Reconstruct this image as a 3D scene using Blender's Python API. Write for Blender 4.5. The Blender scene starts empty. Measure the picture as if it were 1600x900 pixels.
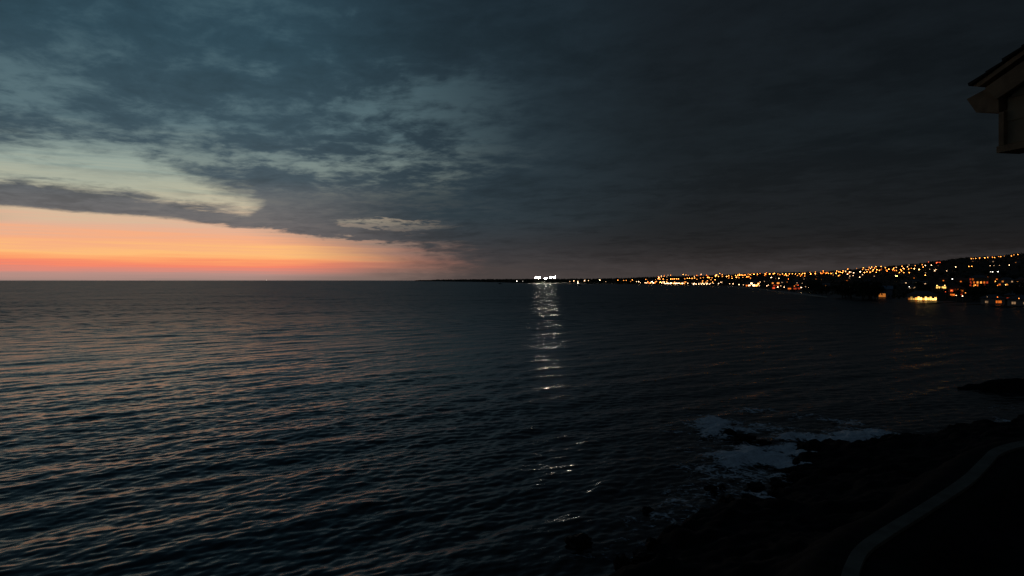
import bpy, bmesh, math, random
import numpy as np
from mathutils import Vector

R = math.radians
scene = bpy.context.scene
COL = scene.collection

# ------------------------------------------------------------------ camera
H = 12.0                    # eye height above the sea (upper balcony)
F = 1142.0                  # focal length in pixels of a 1600 px wide frame
HOR = 438.0                 # row of the horizon in that frame
cam_d = bpy.data.cameras.new('camera')
cam = bpy.data.objects.new('camera', cam_d)
COL.objects.link(cam)
cam.location = (0, 0, H)
cam.rotation_euler = (R(90), 0, 0)
cam_d.sensor_width = 36.0
cam_d.lens = 36.0 * F / 1600.0
cam_d.shift_y = -12.0 / 1600.0
cam_d.clip_start = 0.1
cam_d.clip_end = 120000
scene.camera = cam

vs = scene.view_settings
vs.view_transform = 'Standard'
vs.look = 'None'
vs.exposure = 0.0
vs.gamma = 1.0
vs.use_curve_mapping = False
scene.render.engine = 'CYCLES'
scene.cycles.use_denoising = True
scene.cycles.max_bounces = 5
scene.cycles.glossy_bounces = 3
scene.cycles.diffuse_bounces = 2
scene.cycles.transparent_max_bounces = 8
scene.cycles.sample_clamp_indirect = 2.0
scene.cycles.blur_glossy = 0.5


def lin(r, g, b):
    def c(v):
        v /= 255.0
        return v / 12.92 if v <= 0.04045 else ((v + 0.055) / 1.055) ** 2.4
    return (c(r), c(g), c(b), 1.0)


# small expression layer over shader nodes -------------------------------------
class NT:
    def __init__(self, tree):
        self.t = tree

    def node(self, kind, **kw):
        n = self.t.nodes.new(kind)
        for k, v in kw.items():
            setattr(n, k, v)
        return n

    def put(self, sock, v):
        if hasattr(v, 'is_linked') or hasattr(v, 'links'):
            self.t.links.new(v, sock)
        else:
            sock.default_value = v

    def m(self, op, a, b=0.0, c=0.0, clamp=False):
        n = self.node('ShaderNodeMath', operation=op, use_clamp=clamp)
        self.put(n.inputs[0], a)
        self.put(n.inputs[1], b)
        self.put(n.inputs[2], c)
        return n.outputs[0]

    def add(self, a, b): return self.m('ADD', a, b)
    def sub(self, a, b): return self.m('SUBTRACT', a, b)
    def mul(self, a, b): return self.m('MULTIPLY', a, b)
    def mx(self, a, b): return self.m('MAXIMUM', a, b)

    def sm(self, v, lo, hi, to0=0.0, to1=1.0):
        n = self.node('ShaderNodeMapRange', interpolation_type='SMOOTHSTEP')
        self.put(n.inputs[0], v)
        self.put(n.inputs[1], lo)
        self.put(n.inputs[2], hi)
        n.inputs[3].default_value = to0
        n.inputs[4].default_value = to1
        return n.outputs[0]

    def lerp(self, v, lo, hi, to0=0.0, to1=1.0):
        n = self.node('ShaderNodeMapRange')
        self.put(n.inputs[0], v)
        n.inputs[1].default_value = lo
        n.inputs[2].default_value = hi
        n.inputs[3].default_value = to0
        n.inputs[4].default_value = to1
        return n.outputs[0]

    def xyz(self, x, y, z=0.0):
        n = self.node('ShaderNodeCombineXYZ')
        for i, v in enumerate((x, y, z)):
            self.put(n.inputs[i], v)
        return n.outputs[0]

    def noise(self, vec, scale, detail=4.0, rough=0.55, dist=0.0, dims='3D'):
        n = self.node('ShaderNodeTexNoise', noise_dimensions=dims)
        self.put(n.inputs['Vector'], vec)
        n.inputs['Scale'].default_value = scale
        n.inputs['Detail'].default_value = detail
        n.inputs['Roughness'].default_value = rough
        n.inputs['Distortion'].default_value = dist
        return n.outputs['Fac'], n.outputs['Color']

    def mix(self, f, a, b, blend='MIX'):
        n = self.node('ShaderNodeMix', data_type='RGBA', blend_type=blend)
        self.put(n.inputs[0], f)
        self.put(n.inputs[6], a)
        self.put(n.inputs[7], b)
        return n.outputs[2]

    def ramp(self, v, stops, interp='LINEAR'):
        n = self.node('ShaderNodeValToRGB')
        cr = n.color_ramp
        cr.interpolation = interp
        while len(cr.elements) < len(stops):
            cr.elements.new(0.5)
        for e, (p, c) in zip(cr.elements, stops):
            e.position = p
        for e, (p, c) in zip(cr.elements, stops):
            e.color = c
        self.put(n.inputs[0], v)
        return n.outputs[0]

    def curve(self, v, lo, hi, pts, ylo, yhi):
        """piecewise curve: pts are (x, y); linear between them"""
        x = self.lerp(v, lo, hi)
        stops = [((px - lo) / (hi - lo), ((py - ylo) / (yhi - ylo),) * 3 + (1.0,)) for px, py in pts]
        c = self.ramp(x, stops, 'EASE')
        g = self.node('ShaderNodeSeparateColor')
        self.t.links.new(c, g.inputs[0])
        return self.lerp(g.outputs[0], 0, 1, ylo, yhi)


# ------------------------------------------------------------------ world: afterglow and cloud deck
world = bpy.data.worlds.new('World')
scene.world = world
world.use_nodes = True
wt = world.node_tree
wt.nodes.clear()
W = NT(wt)
tc = W.node('ShaderNodeTexCoord')
sep = W.node('ShaderNodeSeparateXYZ')
wt.links.new(tc.outputs['Generated'], sep.inputs[0])
dx, dy, dz = sep.outputs
az = W.mul(W.m('ARCTAN2', dx, dy), 180 / math.pi)           # degrees, 0 straight ahead, + to the right
el = W.mul(W.m('ARCSINE', dz), 180 / math.pi)
SUN_AZ = -28.0
off = W.m('ABSOLUTE', W.sub(az, SUN_AZ))
off = W.m('MINIMUM', off, W.sub(360.0, off))

# planar cloud coordinates (a deck seen in perspective)
zz = W.add(W.mx(dz, 0.0), 0.055)
cu = W.m('DIVIDE', dx, zz)
cv = W.m('DIVIDE', dy, zz)
cp = W.xyz(W.add(W.mul(cu, 0.80), W.mul(cv, 0.25)), W.sub(W.mul(cv, 0.62), W.mul(cu, 0.12)), 3.1)
big, _ = W.noise(cp, 0.55, 3, 0.5)
fine, _ = W.noise(cp, 2.1, 7, 0.60, 0.35)
wisp, _ = W.noise(cp, 5.2, 6, 0.62, 0.5)
# streaky noise in angle space for ragged edges near the horizon
ap = W.xyz(W.mul(az, 0.22), W.mul(el, 1.55), 1.7)
rag, _ = W.noise(ap, 1.0, 6, 0.60, 0.3)
ap2 = W.xyz(W.mul(az, 0.06), W.mul(el, 1.9), 8.2)
band, _ = W.noise(ap2, 1.0, 3, 0.5)
tat, _ = W.noise(W.xyz(W.mul(az, 0.75), W.mul(el, 3.4), 4.4), 1.0, 5, 0.62, 0.4)
ragc = W.add(W.mul(W.sub(rag, 0.5), 0.85), W.mul(W.sub(tat, 0.5), 0.65))

# clear sky above the set sun
band2, _ = W.noise(W.xyz(W.mul(az, 0.11), W.mul(el, 5.5), 2.2), 1.0, 4, 0.6, 0.2)
e_s = W.add(el, W.mul(W.add(W.sub(band, 0.5), W.mul(W.sub(band2, 0.5), 0.8)), W.lerp(el, 0.3, 2.5, 0.5, 1.9)))
e_s = W.add(e_s, W.mul(W.mx(W.sub(off, 8.0), 0.0), 0.012))
es = W.m('POWER', W.m('DIVIDE', W.mx(e_s, 0.0), 90.0, clamp=True), 0.5)
def ep(d): return math.sqrt(d / 90.0)
glow = W.ramp(es, [
    (0.0, lin(158, 132, 124)), (ep(0.5), lin(184, 142, 132)), (ep(0.85), lin(224, 138, 120)), (ep(1.15), lin(246, 136, 106)),
    (ep(1.5), lin(253, 158, 106)), (ep(2.1), lin(254, 190, 122)), (ep(2.8), lin(246, 174, 132)),
    (ep(3.7), lin(226, 178, 150)), (ep(4.8), lin(212, 188, 158)), (ep(6.4), lin(180, 180, 158)),
    (ep(8.2), lin(152, 166, 156)), (ep(11), lin(104, 128, 133)), (ep(18), lin(76, 104, 114)),
    (ep(40), lin(50, 72, 84)), (1.0, lin(38, 55, 66))])
dusk = W.ramp(es, [
    (0.0, lin(70, 64, 62)), (ep(1.0), lin(72, 65, 64)), (ep(3.0), lin(64, 64, 67)),
    (ep(6.0), lin(52, 60, 66)), (ep(12), lin(46, 60, 68)), (ep(30), lin(38, 54, 66)), (1.0, lin(34, 52, 68))])
pink = W.ramp(es, [
    (0.0, lin(118, 104, 98)), (ep(0.6), lin(132, 108, 100)), (ep(1.6), lin(176, 120, 102)), (ep(2.6), lin(160, 124, 110)),
    (ep(3.6), lin(142, 128, 116)), (ep(5), lin(140, 140, 128)), (ep(12), lin(94, 116, 120)), (1.0, lin(42, 60, 70))])
nar = W.sm(W.add(off, W.mul(W.m('ABSOLUTE', W.sub(e_s, 1.7)), 2.4)), 10.5, 22.0, 1.0, 0.0)
wide = W.sm(W.add(off, W.mul(ragc, 8.0)), 15.0, 27.0, 1.0, 0.0)
clear = W.mix(wide, dusk, pink)
clear = W.mix(nar, clear, glow)
gap_c = W.mix(W.sm(el, 3.8, 5.5), clear, W.mix(W.sm(off, 14, 34, 1.0, 0.0), dusk, glow))
sky = W.node('ShaderNodeTexSky', sky_type='NISHITA', sun_disc=False)
sky.sun_elevation = R(-3.5)
sky.sun_rotation = R(SUN_AZ)
sky.altitude = 12
nish = W.mix(1.0, sky.outputs[0], (0.012, 0.012, 0.012, 1), 'MULTIPLY')
gap_c = W.mix(1.0, gap_c, nish, 'ADD')

# cloud body colour
el_n = W.m('POWER', W.m('DIVIDE', W.mx(el, 0.0), 90.0, clamp=True), 0.5)
c_left = W.ramp(el_n, [
    (0.0, lin(92, 80, 78)), (ep(3.0), lin(108, 100, 99)), (ep(5.5), lin(104, 104, 105)), (ep(7.5), lin(72, 86, 94)),
    (ep(11), lin(60, 80, 90)), (ep(17), lin(48, 72, 84)), (ep(30), lin(36, 58, 72)), (1.0, lin(31, 49, 64))])
c_mid = W.ramp(el_n, [
    (0.0, lin(60, 56, 56)), (ep(2.0), lin(62, 60, 62)), (ep(5.0), lin(48, 60, 67)), (ep(10), lin(44, 59, 68)),
    (ep(18), lin(34, 49, 58)), (ep(32), lin(30, 44, 55)), (1.0, lin(28, 43, 58))])
c_right = W.ramp(el_n, [
    (0.0, lin(48, 43, 41)), (ep(1.5), lin(41, 37, 36)), (ep(4.0), lin(32, 34, 36)), (ep(10), lin(25, 31, 35)),
    (ep(20), lin(22, 28, 33)), (1.0, lin(26, 38, 52))])
azw = W.add(az, W.mul(W.sub(big, 0.5), 9.0))
offw = W.m('ABSOLUTE', W.sub(azw, SUN_AZ))
offw = W.m('MINIMUM', offw, W.sub(360.0, offw))
cloud = W.mix(W.sm(offw, 8.0, 24.0), c_left, c_mid)
cloud = W.mix(W.sm(offw, 20.0, 44.0), cloud, c_right)
far_d = W.sm(offw, 40.0, 66.0, 1.0, 0.72)
cloud = W.mix(1.0, cloud, W.xyz(far_d, far_d, far_d), 'MULTIPLY')

# where the deck is, and how thick
elw = W.add(el, W.mul(ragc, W.lerp(el, 2.0, 9.0, 0.75, 3.6)))
low_edge = W.curve(az, -90, 30, [(-90, 5.6), (-50, 5.3), (-35, 4.75), (-27.7, 4.45), (-19.3, 3.75), (-13.8, 3.15), (-10, 2.75),
                                (-6, 2.1), (0, 1.2), (8, 0.0)], -2, 12)
up_edge = W.curve(az, -90, 30, [(-90, 6.8), (-50, 6.6), (-35, 6.35), (-27.7, 5.95), (-23.6, 5.35), (-20, 4.9), (-17, 7.0)], -2, 12)
deck_edge = W.curve(az, -90, 30, [(-90, 9.6), (-50, 9.2), (-35, 8.8), (-28, 8.75), (-25.7, 8.1), (-23.6, 7.1), (-20.2, 5.9), (-17.5, 4.2),
                                 (-14, 3.0), (-8, 2.2), (8, 0.0)], -2, 12)
lw = W.add(el, W.mul(ragc, W.curve(az, -90, 30, [(-90, 0.5), (-24, 0.5), (-16, 1.5), (-8, 2.6), (4, 3.0)], 0, 4)))
soft_lo = W.curve(az, -90, 30, [(-90, 0.22), (-12, 0.22), (-4, 1.3), (10, 3.0)], 0, 4)
streak = W.mul(W.sm(lw, W.sub(low_edge, W.mul(soft_lo, 0.4)), W.add(low_edge, soft_lo)),
               W.sm(W.add(el, W.mul(ragc, 1.9)), W.sub(up_edge, 0.35), W.add(up_edge, 0.65), 1.0, 0.0))
deck = W.sm(elw, W.sub(deck_edge, 0.9), W.add(deck_edge, 1.3))
deck = W.mx(deck, W.mul(W.sm(el, W.sub(deck_edge, 2.6), deck_edge), W.sm(rag, 0.46, 0.66, 0.0, 0.45)))
deck = W.mul(deck, W.sm(lw, W.sub(low_edge, W.mul(soft_lo, 0.4)), W.add(low_edge, soft_lo)))
cover = W.mx(streak, deck)
# the small pale slot further right
g2 = W.add(W.m('POWER', W.m('DIVIDE', W.add(W.add(az, 9.2), W.mul(ragc, 9.0)), 4.6), 2.0),
           W.m('POWER', W.m('DIVIDE', W.sub(W.add(W.add(el, W.mul(az, 0.035)), W.mul(ragc, 2.4)), 4.0), 0.44), 2.0))
slot = W.mul(W.sm(g2, 0.35, 1.3, 1.0, 0.0), W.sm(tat, 0.38, 0.58))
cover = W.mul(cover, W.sub(1.0, W.mul(slot, 0.62)))

# thinner, brighter patches in the deck
wee, _ = W.noise(cp, 11.0, 5, 0.6, 0.3)
body = W.add(W.add(W.mul(fine, 0.50), W.mul(wisp, 0.32)), W.mul(wee, 0.18))
bodyb = W.add(W.add(0.5, W.mul(W.sub(body, 0.5), 1.35)), W.mul(W.sub(big, 0.5), 0.30))
patch = 0.0
for (qx, qy, rx, ry, qs) in [(55, 160, 110, 38, 1.0), (410, 116, 48, 13, 0.8), (700, 165, 190, 62, 1.0), (770, 200, 80, 50, 0.7), (470, 252, 110, 18, 1.2), (515, 302, 95, 16, 1.1),
                             (235, 190, 110, 30, 0.6), (700, 300, 60, 14, 0.8), (150, 235, 130, 22, 0.8), (1135, 236, 46, 14, 0.7), (330, 255, 80, 22, 0.7), (640, 245, 60, 16, 0.5), (60, 60, 150, 50, 0.4)]:
    qa = math.degrees(math.atan((qx - 800) / F)); ca = math.cos(math.radians(qa))
    qe = math.degrees(math.atan((438 - qy) / F * ca))
    ra = math.degrees(rx / F) * ca * ca; re_ = math.degrees(ry / F) * ca
    q = W.add(W.m('POWER', W.mul(W.sub(az, qa), 1 / ra), 2.0), W.m('POWER', W.mul(W.sub(W.add(el, W.mul(ragc, 2.0)), qe), 1 / re_), 2.0))
    patch = W.add(W.mul(W.m('EXPONENT', W.mul(q, -1.0)), qs), patch)
patch = W.m('MINIMUM', patch, 1.2)
bodyb = W.add(bodyb, W.mul(W.sub(patch, 0.30), 0.115))
thin = W.sm(bodyb, 0.47, 0.68)
thin_amt = W.mul(W.sm(off, 18.0, 40.0, 1.0, 0.10), W.sm(el, 6.0, 9.0, 0.10, 1.0))
thin_amt = W.mul(thin_amt, W.sm(el, 14.0, 34.0, 1.0, 0.45))
cover = W.mul(cover, W.sub(1.0, W.mul(W.mul(thin, thin_amt), 0.62)))
# darker undersides
dark = W.sm(bodyb, 0.28, 0.54, 0.80, 1.08)
cloud = W.mix(1.0, cloud, W.xyz(dark, dark, dark), 'MULTIPLY')
final = W.mix(cover, gap_c, cloud)
final = W.mix(W.sm(el, -6.0, -0.5), lin(30, 34, 38), final)     # below the horizon (hidden by sea and land)
bg = W.node('ShaderNodeBackground')
wt.links.new(W.mix(1.0, final, (10, 10, 10, 1), 'MULTIPLY'), bg.inputs[0])
bg.inputs[1].default_value = 0.1
wo = W.node('ShaderNodeOutputWorld')
wt.links.new(bg.outputs[0], wo.inputs[0])
world.cycles.sampling_method = 'MANUAL'
world.cycles.sample_map_resolution = 1024

# ------------------------------------------------------------------ helpers
rng = np.random.default_rng(7)
rnd = random.Random(11)


def gp(px, py, z=0.0):
    """the point at height z that the picture shows at (px, py)"""
    Y = (H - z) * F / (py - HOR)
    return ((px - 800.0) / F * Y, Y, z)


def hash2(ix, iy, seed):
    n = (ix.astype(np.int64) * 374761393 + iy.astype(np.int64) * 668265263 + seed * 982451653) & 0x7fffffff
    n = ((n ^ (n >> 13)) * 1274126177) & 0x7fffffff
    n = (n ^ (n >> 16)) & 0xffffff
    return n / float(0xffffff)


def vnoise(x, y, seed=0):
    ix = np.floor(x); iy = np.floor(y)
    fx = x - ix; fy = y - iy
    ix = ix.astype(np.int64); iy = iy.astype(np.int64)
    sx = fx * fx * fx * (fx * (fx * 6 - 15) + 10)
    sy = fy * fy * fy * (fy * (fy * 6 - 15) + 10)
    a = hash2(ix, iy, seed); b = hash2(ix + 1, iy, seed)
    c = hash2(ix, iy + 1, seed); d = hash2(ix + 1, iy + 1, seed)
    return (a + (b - a) * sx) * (1 - sy) + (c + (d - c) * sx) * sy


def fbm(x, y, octaves=4, seed=0, gain=0.5):
    s = np.zeros_like(x); amp = 1.0; tot = 0.0
    for o in range(octaves):
        s += amp * vnoise(x * 2 ** o + 17.3 * o, y * 2 ** o - 9.1 * o, seed + o)
        tot += amp; amp *= gain
    return s / tot


def sstep(v, a, b):
    t = np.clip((v - a) / (b - a), 0, 1)
    return t * t * (3 - 2 * t)


def mesh_obj(name, verts, faces, mats=(), parent=None, smooth=False, mat_idx=None):
    me = bpy.data.meshes.new(name)
    me.from_pydata([tuple(v) for v in verts], [], faces)
    for m in mats:
        me.materials.append(m)
    if mat_idx is not None:
        me.polygons.foreach_set('material_index', mat_idx)
    if smooth:
        me.polygons.foreach_set('use_smooth', [True] * len(me.polygons))
    me.update()
    o = bpy.data.objects.new(name, me)
    COL.objects.link(o)
    if parent:
        o.parent = parent
    return o


def grid_mesh(name, X, Y, Z, keep=None, attrs=None, mat=None, close=False):
    nr, nc = X.shape
    co = np.stack([X, Y, Z], -1).reshape(-1, 3).astype(np.float32)
    idx = np.arange(nr * nc).reshape(nr, nc)
    if close:
        idx = np.concatenate([idx, idx[:, :1]], 1)
    q = np.stack([idx[:-1, :-1], idx[:-1, 1:], idx[1:, 1:], idx[1:, :-1]], -1).reshape(-1, 4)
    if keep is not None:
        q = q[keep.reshape(-1)]
    used = np.unique(q)
    remap = np.full(nr * nc, -1, np.int64); remap[used] = np.arange(len(used))
    q = remap[q]; co = co[used]
    me = bpy.data.meshes.new(name)
    me.vertices.add(len(co)); me.vertices.foreach_set('co', co.ravel())
    me.loops.add(q.size); me.loops.foreach_set('vertex_index', q.ravel().astype(np.int32))
    me.polygons.add(len(q))
    me.polygons.foreach_set('loop_start', np.arange(0, q.size, 4, dtype=np.int32))
    me.polygons.foreach_set('use_smooth', np.ones(len(q), bool))
    me.update(calc_edges=True)
    for k, v in (attrs or {}).items():
        at = me.attributes.new(k, 'FLOAT', 'POINT')
        at.data.foreach_set('value', v.reshape(-1)[used].astype(np.float32))
    if mat:
        me.materials.append(mat)
    me.validate()
    o = bpy.data.objects.new(name, me)
    COL.objects.link(o)
    return o


def tag(o, label=None, cat=None, group=None, kind=None):
    if label: o['label'] = label
    if cat: o['category'] = cat
    if group: o['group'] = group
    if kind: o['kind'] = kind
    return o


def empty(name, loc, rz=0.0):
    o = bpy.data.objects.new(name, None)
    o.empty_display_size = 0.3
    COL.objects.link(o)
    o.location = loc
    o.rotation_euler = (0, 0, rz)
    return o


class MB:
    """collects boxes, prisms and tubes into one mesh"""
    def __init__(self):
        self.v = []; self.f = []; self.mi = []

    def box(self, x0, x1, y0, y1, z0, z1, mi=0):
        b = len(self.v)
        self.v += [(x0, y0, z0), (x1, y0, z0), (x1, y1, z0), (x0, y1, z0), (x0, y0, z1), (x1, y0, z1), (x1, y1, z1), (x0, y1, z1)]
        fs = [(0, 3, 2, 1), (4, 5, 6, 7), (0, 1, 5, 4), (1, 2, 6, 5), (2, 3, 7, 6), (3, 0, 4, 7)]
        self.f += [tuple(b + i for i in q) for q in fs]; self.mi += [mi] * 6
        return self

    def raw(self, v, f, mi=0):
        b = len(self.v)
        self.v += list(v); self.f += [tuple(b + i for i in q) for q in f]; self.mi += [mi] * len(f)
        return self

    def tube(self, p0, p1, r0, r1, n=6, mi=0):
        p0 = Vector(p0); p1 = Vector(p1); d = (p1 - p0).normalized()
        a = d.orthogonal().normalized(); c = d.cross(a)
        b = len(self.v)
        for p, r in ((p0, r0), (p1, r1)):
            for i in range(n):
                t = 2 * math.pi * i / n
                self.v.append(tuple(p + a * math.cos(t) * r + c * math.sin(t) * r))
        for i in range(n):
            self.f.append((b + i, b + (i + 1) % n, b + n + (i + 1) % n, b + n + i)); self.mi.append(mi)
        self.f.append(tuple(b + n + i for i in range(n))); self.mi.append(mi)
        self.f.append(tuple(b + n - 1 - i for i in range(n))); self.mi.append(mi)
        return self

    def ball(self, c, r, mi=0, sz=1.0):
        bm = bmesh.new(); bmesh.ops.create_icosphere(bm, subdivisions=1, radius=r)
        vs_ = [(c[0] + v.co.x, c[1] + v.co.y, c[2] + v.co.z * sz) for v in bm.verts]
        fs = [tuple(v.index for v in f.verts) for f in bm.faces]
        bm.free()
        return self.raw(vs_, fs, mi)

    def mesh(self, name, *mats):
        me = bpy.data.meshes.new(name)
        me.from_pydata(self.v, [], self.f)
        for m in mats: me.materials.append(m)
        me.polygons.foreach_set('material_index', self.mi)
        me.update()
        return me

    def build(self, name, *mats, parent=None):
        o = bpy.data.objects.new(name, self.mesh(name, *mats))
        COL.objects.link(o)
        if parent: o.parent = parent
        return o


def link_mesh(name, me, parent=None, loc=(0, 0, 0), rz=0.0, scale=None):
    o = bpy.data.objects.new(name, me)
    COL.objects.link(o)
    if parent: o.parent = parent
    o.location = loc; o.rotation_euler = (0, 0, rz)
    if scale: o.scale = scale
    return o


# ------------------------------------------------------------------ materials
def surf(name, col, rough=0.8, var=0.35, scale=3.0, spec=0.3, bump=0.0, obj_coord=True):
    m = bpy.data.materials.new(name); m.use_nodes = True
    t = m.node_tree; N = NT(t)
    b = t.nodes['Principled BSDF']
    c = N.node('ShaderNodeTexCoord')
    v = c.outputs['Object'] if obj_coord else N.node('ShaderNodeNewGeometry').outputs['Position']
    n, _ = N.noise(v, scale, 5, 0.6)
    lo = tuple(x * (1 - var) for x in col) + (1,); hi = tuple(min(1, x * (1 + var)) for x in col) + (1,)
    t.links.new(N.mix(N.sm(n, 0.3, 0.7), lo, hi), b.inputs['Base Color'])
    b.inputs['Roughness'].default_value = rough
    b.inputs['Specular IOR Level'].default_value = spec
    if bump:
        bn = N.node('ShaderNodeBump'); bn.inputs['Strength'].default_value = bump; bn.inputs['Distance'].default_value = 0.02
        t.links.new(n, bn.inputs['Height']); t.links.new(bn.outputs[0], b.inputs['Normal'])
    return m


_em = {}
def glowmat(kind, strength):
    key = (kind, round(strength, 2))
    if key in _em: return _em[key]
    col = {'orange': (1.0, 0.20, 0.022), 'amber': (1.0, 0.31, 0.050), 'white': (1.0, 0.58, 0.29), 'cool': (1.0, 0.90, 0.74),
           'red': (1.0, 0.10, 0.03), 'yellow': (1.0, 0.56, 0.13)}[kind]
    m = bpy.data.materials.new('lit_' + kind); m.use_nodes = True
    t = m.node_tree; t.nodes.clear(); N = NT(t)
    e = N.node('ShaderNodeEmission'); e.inputs[0].default_value = col + (1,); e.inputs[1].default_value = strength
    o = N.node('ShaderNodeOutputMaterial'); t.links.new(e.outputs[0], o.inputs[0])
    _em[key] = m
    return m


M = {
    'lava': surf('lava_rock', (0.010, 0.0095, 0.009), 0.9, 0.5, 1.4, 0.12, 0.6, False),
    'boulder': surf('wet_lava_boulder', (0.010, 0.0095, 0.0095), 0.7, 0.5, 2.0, 0.15, 0.5),
    'concrete': surf('worn_concrete', (0.165, 0.150, 0.115), 0.9, 0.22, 1.1, 0.2, 0.25, False),
    'hill': surf('hillside_earth', (0.045, 0.040, 0.030), 0.95, 0.4, 0.02, 0.1, 0, False),
    'sand': surf('pale_sand', (0.36, 0.33, 0.28), 0.95, 0.2, 0.05, 0.1, 0, False),
    'leaf': surf('foliage', (0.045, 0.062, 0.028), 0.8, 0.45, 0.8, 0.2),
    'bark': surf('bark', (0.07, 0.055, 0.04), 0.9, 0.3, 4.0, 0.1),
    'wall': surf('painted_wall', (0.50, 0.47, 0.42), 0.85, 0.12, 0.6, 0.2),
    'wall2': surf('ochre_wall', (0.42, 0.30, 0.18), 0.85, 0.15, 0.6, 0.2),
    'wall3': surf('grey_blue_wall', (0.30, 0.34, 0.38), 0.85, 0.15, 0.6, 0.2),
    'roof': surf('corrugated_roof', (0.16, 0.15, 0.15), 0.6, 0.25, 1.0, 0.3),
    'roof_blue': surf('blue_sheet_roof', (0.22, 0.28, 0.34), 0.5, 0.2, 1.0, 0.3),
    'roof_red': surf('red_sheet_roof', (0.28, 0.10, 0.06), 0.6, 0.2, 1.0, 0.3),
    'frame': surf('window_frame', (0.35, 0.33, 0.30), 0.7, 0.1, 3.0, 0.2),
    'metal': surf('galvanised_metal', (0.25, 0.25, 0.25), 0.5, 0.2, 2.0, 0.4),
    'shingle': surf('asphalt_shingle', (0.035, 0.033, 0.032), 0.9, 0.4, 12.0, 0.2, 0.4),
    'timber': surf('brown_timber', (0.34, 0.24, 0.14), 0.7, 0.25, 6.0, 0.25, 0.2),
    'siding': surf('tan_siding', (0.42, 0.33, 0.21), 0.8, 0.15, 5.0, 0.2, 0.1),
    'boat': surf('boat_hull_paint', (0.12, 0.13, 0.14), 0.5, 0.2, 1.0, 0.3),
}

# sea surface ------------------------------------------------------------------
WD = (0.66, -0.75)           # direction the waves travel: towards the shore on the right


def water_mat():
    m = bpy.data.materials.new('sea_water'); m.use_nodes = True
    t = m.node_tree; N = NT(t)
    b = t.nodes['Principled BSDF']
    g = N.node('ShaderNodeNewGeometry')
    s = N.node('ShaderNodeSeparateXYZ'); t.links.new(g.outputs['Position'], s.inputs[0])
    x, y, _ = s.outputs
    at = N.node('ShaderNodeAttribute', attribute_name='lod'); lod = at.outputs['Fac']
    u = N.add(N.mul(x, WD[0]), N.mul(y, WD[1]))             # along travel
    v = N.sub(N.mul(x, -WD[1]), N.mul(y, -WD[0]))           # along crests
    def slopes(su, sv, z, detail, rough):
        _, c = N.noise(N.xyz(N.mul(u, su), N.mul(v, sv), z), 1.0, detail, rough)
        sc = N.node('ShaderNodeSeparateColor'); t.links.new(c, sc.inputs[0])
        return N.sub(sc.outputs[0], 0.5), N.sub(sc.outputs[1], 0.5)
    r1, r1b = slopes(3.0, 1.2, 0.0, 4.0, 0.66)               # ripples
    r2, r2b = slopes(0.30, 0.22, 5.0, 3.5, 0.60)             # chop beyond the modelled waves
    a1 = N.lerp(lod, 0, 1, 0.36, 0.22)
    a2 = N.mul(N.sm(lod, 0.12, 0.7), 0.70)
    r3, r3b = slopes(0.045, 0.012, 9.0, 5.0, 0.62)           # wind-roughened patches far out
    a3 = N.mul(N.sm(lod, 0.35, 0.95), 0.55)
    gs, _ = N.noise(N.xyz(N.mul(u, 0.012), N.mul(v, 0.006), 3.0), 1.0, 4.0, 0.6)
    a1 = N.mul(a1, N.sm(gs, 0.3, 0.7, 0.7, 1.3))
    a2 = N.mul(a2, N.sm(gs, 0.3, 0.7, 0.7, 1.3))
    su = N.add(N.add(N.mul(r1, a1), N.mul(r2, a2)), N.mul(r3, a3))
    sv = N.mul(N.add(N.mul(r1b, a1), N.mul(r2b, a2)), 0.55)
    nx = N.add(N.mul(su, WD[0]), N.mul(sv, -WD[1]))
    ny = N.add(N.mul(su, WD[1]), N.mul(sv, WD[0]))
    va = N.node('ShaderNodeVectorMath', operation='ADD')
    t.links.new(g.outputs['Normal'], va.inputs[0]); t.links.new(N.xyz(nx, ny, 0.0), va.inputs[1])
    vn = N.node('ShaderNodeVectorMath', operation='NORMALIZE'); t.links.new(va.outputs[0], vn.inputs[0])
    t.links.new(vn.outputs[0], b.inputs['Normal'])
    b.inputs['Base Color'].default_value = (0.002, 0.005, 0.006, 1)
    b.inputs['IOR'].default_value = 1.333
    b.inputs['Specular IOR Level'].default_value = 0.27
    t.links.new(N.lerp(lod, 0, 1, 0.17, 0.34), b.inputs['Roughness'])
    return m


M['sea'] = water_mat()

WAVES = []
wr = np.random.default_rng(21)
base = math.atan2(WD[1], WD[0])
for lam, n, slope, spread in ((24, 3, 0.008, 10), (12, 4, 0.012, 12), (7, 6, 0.021, 15), (4.4, 8, 0.026, 19), (2.8, 10, 0.030, 24),
                              (1.8, 12, 0.040, 28), (1.1, 14, 0.052, 34), (0.66, 14, 0.060, 40)):
    for i in range(n):
        L = lam * wr.uniform(0.78, 1.28)
        k = 2 * math.pi / L
        a = base + R(wr.normal(0, spread))
        WAVES.append((k * math.cos(a), k * math.sin(a), wr.uniform(0, 6.283), slope / k / math.sqrt(n) * 1.414, L))


def sea_height(x, y, spacing=None):
    z = np.zeros_like(x)
    # gusts: patches where the short waves are livelier
    gust = 0.65 + 0.7 * fbm(x / 60.0, y / 60.0, 3, 91)
    for kx, ky, ph, amp, L in WAVES:
        p = kx * x + ky * y + ph
        s = np.sin(p)
        if L < 12:
            s = s + 0.22 * np.cos(2 * p)                       # sharper crests
        w = amp * (gust if L < 7 else 1.0)
        if spacing is not None:
            w = w * sstep(L / spacing, 1.8, 3.4)
        z += w * s
    return z


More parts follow.
